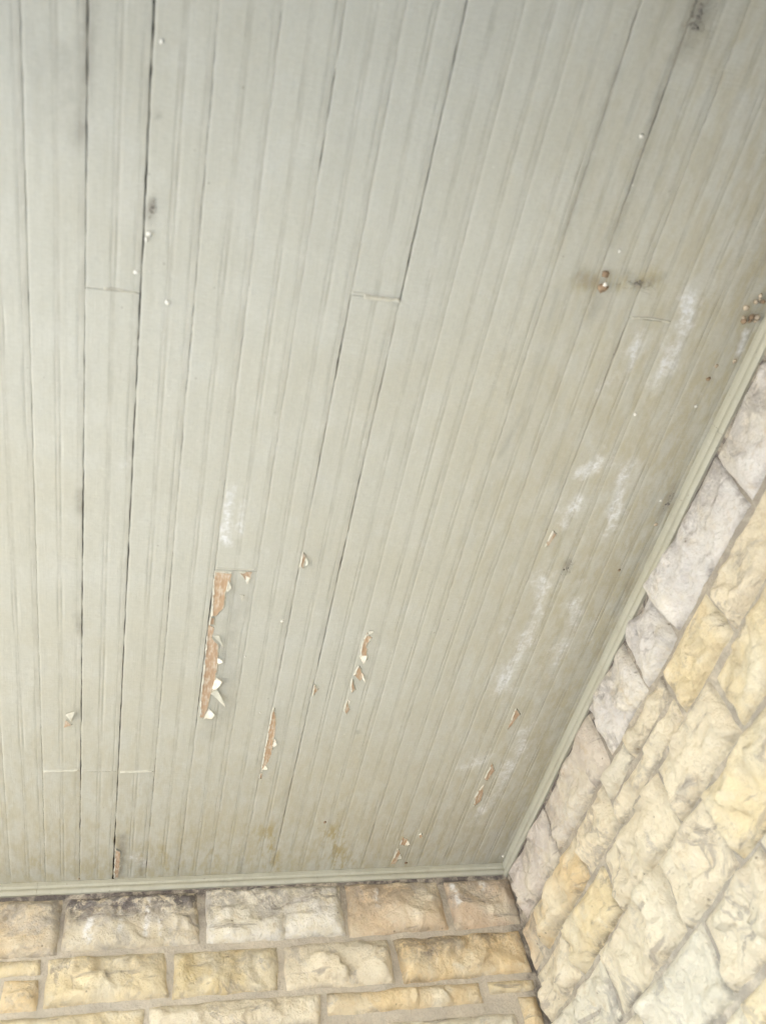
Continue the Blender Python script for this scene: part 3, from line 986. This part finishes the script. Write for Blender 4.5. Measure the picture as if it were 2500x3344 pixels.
bare([(-0.021, 2.169), (-0.010, 2.181), (-0.009, 2.244), (-0.013, 2.300), (-0.021, 2.299)], M_WOOD_RED, 22)


# ---- ridges of paint hanging at the butt joints
def ridge(x0, x1, y, w, drop, s):
    m = 14
    V, F = [], []
    for i in range(m + 1):
        x = x0 + (x1 - x0) * i / m
        yy = y + 0.0022 * n3(x * 40, s, 0.3)
        ww = w * (0.75 + 0.5 * n3(x * 70, s, 4.0))
        dd = drop * (0.8 + 0.6 * n3(x * 60, s, 6.0))
        V += [(x, yy - ww, ZC + 0.0006), (x, yy - ww * 0.5, ZC - dd), (x, yy + ww * 0.5, ZC - dd * 0.9), (x, yy + ww, ZC + 0.0006)]
    for i in range(m):
        A, B = 4 * i, 4 * i + 4
        for e in range(3):
            F.append([A + e, B + e, B + e + 1, A + e + 1])
    F += [[0, 1, 2, 3], [4 * m + 3, 4 * m + 2, 4 * m + 1, 4 * m]]
    link_mesh('paint_ridge', V, F, M_FLAKE_P, board_at((x0 + x1) / 2, y - 0.01), True, ((x0 + x1) / 2, y, ZC))


ridge(0.330, 0.390, 0.613, 0.0050, 0.0075, 1)
ridge(0.310, 0.332, 0.607, 0.0014, 0.0015, 2)
ridge(-0.080, -0.030, 0.650, 0.0022, 0.0030, 3)
ridge(0.811, 0.888, 0.592, 0.0034, 0.0038, 4)
ridge(0.142, 0.222, 1.217, 0.0018, 0.0022, 5)
ridge(-0.188, -0.112, 1.851, 0.0030, 0.0036, 6)
ridge(-0.020, 0.056, 1.858, 0.0030, 0.0036, 7)
ridge(-0.105, -0.028, 1.856, 0.0008, 0.0006, 8)

# ---- mouldings closing the ceiling against the walls
MPROF = [(0.0, 0.0), (0.0095, 0.0), (0.0105, 0.005), (0.0105, 0.011), (0.0080, 0.0135), (0.0078, 0.0165), (0.0112, 0.0195), (0.0125, 0.0245),
         (0.0120, 0.0285), (0.0095, 0.0310), (0.0085, 0.0325), (0.0, 0.0325)]


def moulding(axis, a, b, scale_z, wall_pos):
    ts = np.arange(a, b, 0.03).tolist() + [b]
    V, F = [], []
    n = len(MPROF)
    for t in ts:
        wv = 0.0009 * n3(t * 5, wall_pos, 2.0)
        for o_, zz in MPROF:
            oo = o_ + (wv + 0.0004 * n3(t * 20, zz * 90, 5) if o_ > 0 else -0.004)
            z = ZC - 0.0004 - zz * scale_z + (0.0008 * n3(t * 9, 1, wall_pos) if zz > 0.02 else 0)
            V.append((t, wall_pos - oo, z) if axis == 'x' else (wall_pos - oo, t, z))
    for i in range(len(ts) - 1):
        for e in range(n):
            A, B = i * n, (i + 1) * n
            q = [A + e, B + e, B + (e + 1) % n, A + (e + 1) % n]
            F.append(q if axis == 'x' else q[::-1])
    c0 = list(range(n)); c1 = [(len(ts) - 1) * n + e for e in range(n)]
    F += [c0[::-1] if axis != 'x' else c0, c1 if axis != 'x' else c1[::-1]]
    loc = ((a + b) / 2, wall_pos, ZC) if axis == 'x' else (wall_pos, (a + b) / 2, ZC)
    o = link_mesh('moulding', V, F, M_TRIM, ceiling, True, loc)
    try:
        o.data.set_sharp_from_angle(angle=math.radians(40))
    except Exception:
        pass
    return o


moulding('x', X_OPEN, -0.2104, 1.05, D - 0.0003)
moulding('x', -0.2096, W - 0.008, 1.06, D - 0.0005)
moulding('y', Y_OPEN, 0.7896, 1.28, W - 0.0005)
moulding('y', 0.7904, D - 0.003, 1.27, W - 0.0002)


# ------------------------------------------------------------------ small things clinging to the ceiling
def blob_geo(c, r, s, squash=0.75, sub=2):
    import bmesh
    bm = bmesh.new()
    bmesh.ops.create_icosphere(bm, subdivisions=sub, radius=1.0)
    V = []
    for vv in bm.verts:
        p = vv.co
        k = 1 + 0.55 * noise.noise(p * 1.9 + Vector((s * 3.1, s, 0)))
        V.append((c[0] + p.x * r * k, c[1] + p.y * r * k, c[2] + p.z * r * k * squash))
    F = [[q.index for q in ff.verts] for ff in bm.faces]
    bm.free()
    return V, F


GS = 'spider egg sacs stuck to the ceiling'
SACS = [(-0.013, 0.283, 0.0036, 'small white egg sac right of the dark crack, nearest the top edge'),
        (-0.016, 0.552, 0.0050, 'paired white egg sacs on the dark crack under a grey web smudge'),
        (-0.033, 0.616, 0.0042, 'cream egg sac touching the dark crack just above a short cross joint'),
        (0.017, 0.661, 0.0044, 'round white egg sac alone on a plain board beside the dark crack'),
        (0.228, 1.465, 0.0028, 'tiny white speck of silk right of the long peeled wood strip'),
        (0.294, 1.356, 0.0040, 'white egg sac between the long peeled strip and the board joint with ragged paint'),
        (0.282, 1.647, 0.0030, 'tiny white egg sac left of the narrow tan peeled strip'),
        (0.895, 0.785, 0.0042, 'white egg sac below the upper chalky streak near the stone wall'),
        (1.013, 0.756, 0.0036, 'small white egg sac close to the side moulding, upper of two there'),
        (1.031, 0.983, 0.0034, 'small white egg sac beside a grey smudge along the side moulding'),
        (0.712, 0.296, 0.0042, 'dull white egg sac on the grimy joint in the upper right corner'),
        (0.745, 0.479, 0.0036, 'bright white egg sac just above the rusty nail head'),
        (1.058, 2.272, 0.0050, 'white tuft of silk in the corner where the mouldings meet')]
for i, (x, y, r, lab) in enumerate(SACS):
    r *= 0.85
    V, F = blob_geo((x, y, ZC - r * 0.35), r, i + 1, 0.6)
    if 'paired' in lab:
        V2, F2 = blob_geo((x - 0.004, y + 0.009, ZC - r * 0.5), r * 0.8, 77)
        F += [[q + len(V) for q in ff] for ff in F2]
        V += V2
    o = link_mesh('egg_sac', V, F, M_SILK, None, True, (x, y, ZC - 0.001))
    tag(o, lab, 'egg sac', GS)

# rusty nail with a mud crust
t = empty('rusty_nail', (0.736, 0.533, ZC), 'rusty nail head with a brown mud crust on the ceiling, upper right', 'nail')
V, F = blob_geo((0.737, 0.545, ZC - 0.003), 0.0085, 31, 0.6)
link_mesh('rust_crust', V, F, M_MUD, t, True, (0.737, 0.545, ZC))
V, F = blob_geo((0.733, 0.520, ZC - 0.003), 0.006, 33, 0.8)
link_mesh('rust_crust', V, F, M_MUD, t, True, (0.733, 0.52, ZC))
V, F = blob_geo((0.738, 0.538, ZC - 0.006), 0.0042, 32, 0.5)
link_mesh('nail_head', V, F, M_SILK, t, True, (0.738, 0.538, ZC))

# cluster of insect cases by the side moulding
t = empty('insect_nest', (1.035, 0.549, ZC), 'cluster of tan insect egg cases beside the side moulding at the right edge', 'insect nest')
rc = random.Random(5)
for k in range(11):
    x, y = 1.035 + rc.uniform(-0.016, 0.016), 0.549 + rc.uniform(-0.028, 0.028)
    V, F = blob_geo((x, y, ZC - 0.004), rc.uniform(0.0035, 0.0065), 50 + k, 0.9, 1)
    link_mesh('egg_case', V, F, M_CASE if k % 3 else M_MUD, t, True, (x, y, ZC))
GM = 'brown mud pellets by the side moulding'
for x, y, r, lab in [(1.017, 0.668, 0.0042, 'tan mud pellet below the insect cases, a little away from the moulding'),
                     (1.049, 0.654, 0.0058, 'larger tan mud pellet against the side moulding under the insect cases'),
                     (1.012, 0.696, 0.0050, 'dark brown mud pellet between a white egg sac and the insect cases'),
                     (1.046, 1.045, 0.0050, 'tan mud pellet against the side moulding below the grey smudge'),
                     (1.010, 1.175, 0.0036, 'small orange mud pellet by the side moulding halfway down'),
                     (0.769, 2.286, 0.0050, 'brown mud pellet near the far moulding beside peeled wood'),
                     (-0.11, 2.300, 0.0045, 'tan mud pellet resting on the far moulding left of the dark crack'),
                     (0.503, 2.08, 0.0048, 'reddish brown pellet on the ceiling above the far moulding')]:
    r *= 0.8
    V, F = blob_geo((x, y, ZC - r * 0.35), r, int(x * 1000) % 91, 0.6)
    o = link_mesh('mud_pellet', V, F, M_MUD if 'brown' in lab or 'orange' in lab else M_CASE, None, True, (x, y, ZC))
    tag(o, lab, 'mud pellet', GM)


# dusty cobwebs: bundles of drooping threads
def cobweb(x, y, w, h, n, label, s, mat):
    r = random.Random(s)
    V, F = [], []
    for k in range(n):
        a = Vector((x + r.gauss(0, w), y + r.gauss(0, h)))
        b = a + Vector((r.gauss(0, w * 1.1), r.gauss(0, h * 1.1)))
        sag = r.uniform(0.001, 0.010)
        rad = r.uniform(0.00008, 0.00020)
        m = 6
        base = len(V)
        for i in range(m + 1):
            t_ = i / m
            p = a.lerp(b, t_)
            z = ZC - 0.0006 - sag * 4 * t_ * (1 - t_)
            V += [(p.x - rad, p.y, z), (p.x + rad * 0.5, p.y + rad, z - rad), (p.x + rad * 0.5, p.y - rad, z + rad * .4)]
        for i in range(m):
            for e in range(3):
                A, B = base + 3 * i, base + 3 * i + 3
                F.append([A + e, A + (e + 1) % 3, B + (e + 1) % 3, B + e])
    for k in range(max(3, n // 3)):
        c = (x + r.gauss(0, w * 0.6), y + r.gauss(0, h * 0.6), ZC - r.uniform(0.001, 0.006))
        v2, f2 = blob_geo(c, r.uniform(0.0010, 0.0030), s + k, 0.7, 1)
        F += [[q + len(V) for q in ff] for ff in f2]
        V += v2
    o = link_mesh('cobweb', V, F, mat, None, True, (x, y, ZC))
    tag(o, label, 'cobweb', 'dusty cobwebs on the ceiling')


cobweb(0.732, 0.128, 0.007, 0.014, 46, 'dark dusty cobweb clump on a joint in the top right corner', 3, M_WEB)
cobweb(0.884, 1.172, 0.005, 0.008, 14, 'small grey cobweb tangle among the chalky white streaks', 4, M_WEB)
cobweb(-0.014, 0.515, 0.003, 0.007, 14, 'grey cobweb wisp beside the dark crack, above paired egg sacs', 6, M_WEB)
cobweb(1.050, 0.985, 0.005, 0.012, 12, 'grey cobweb tucked against the side moulding near an egg sac', 7, M_WEB)
cobweb(0.80, 0.528, 0.018, 0.005, 12, 'thin brown cobweb strands spreading right of the rusty nail', 8, M_WEB)
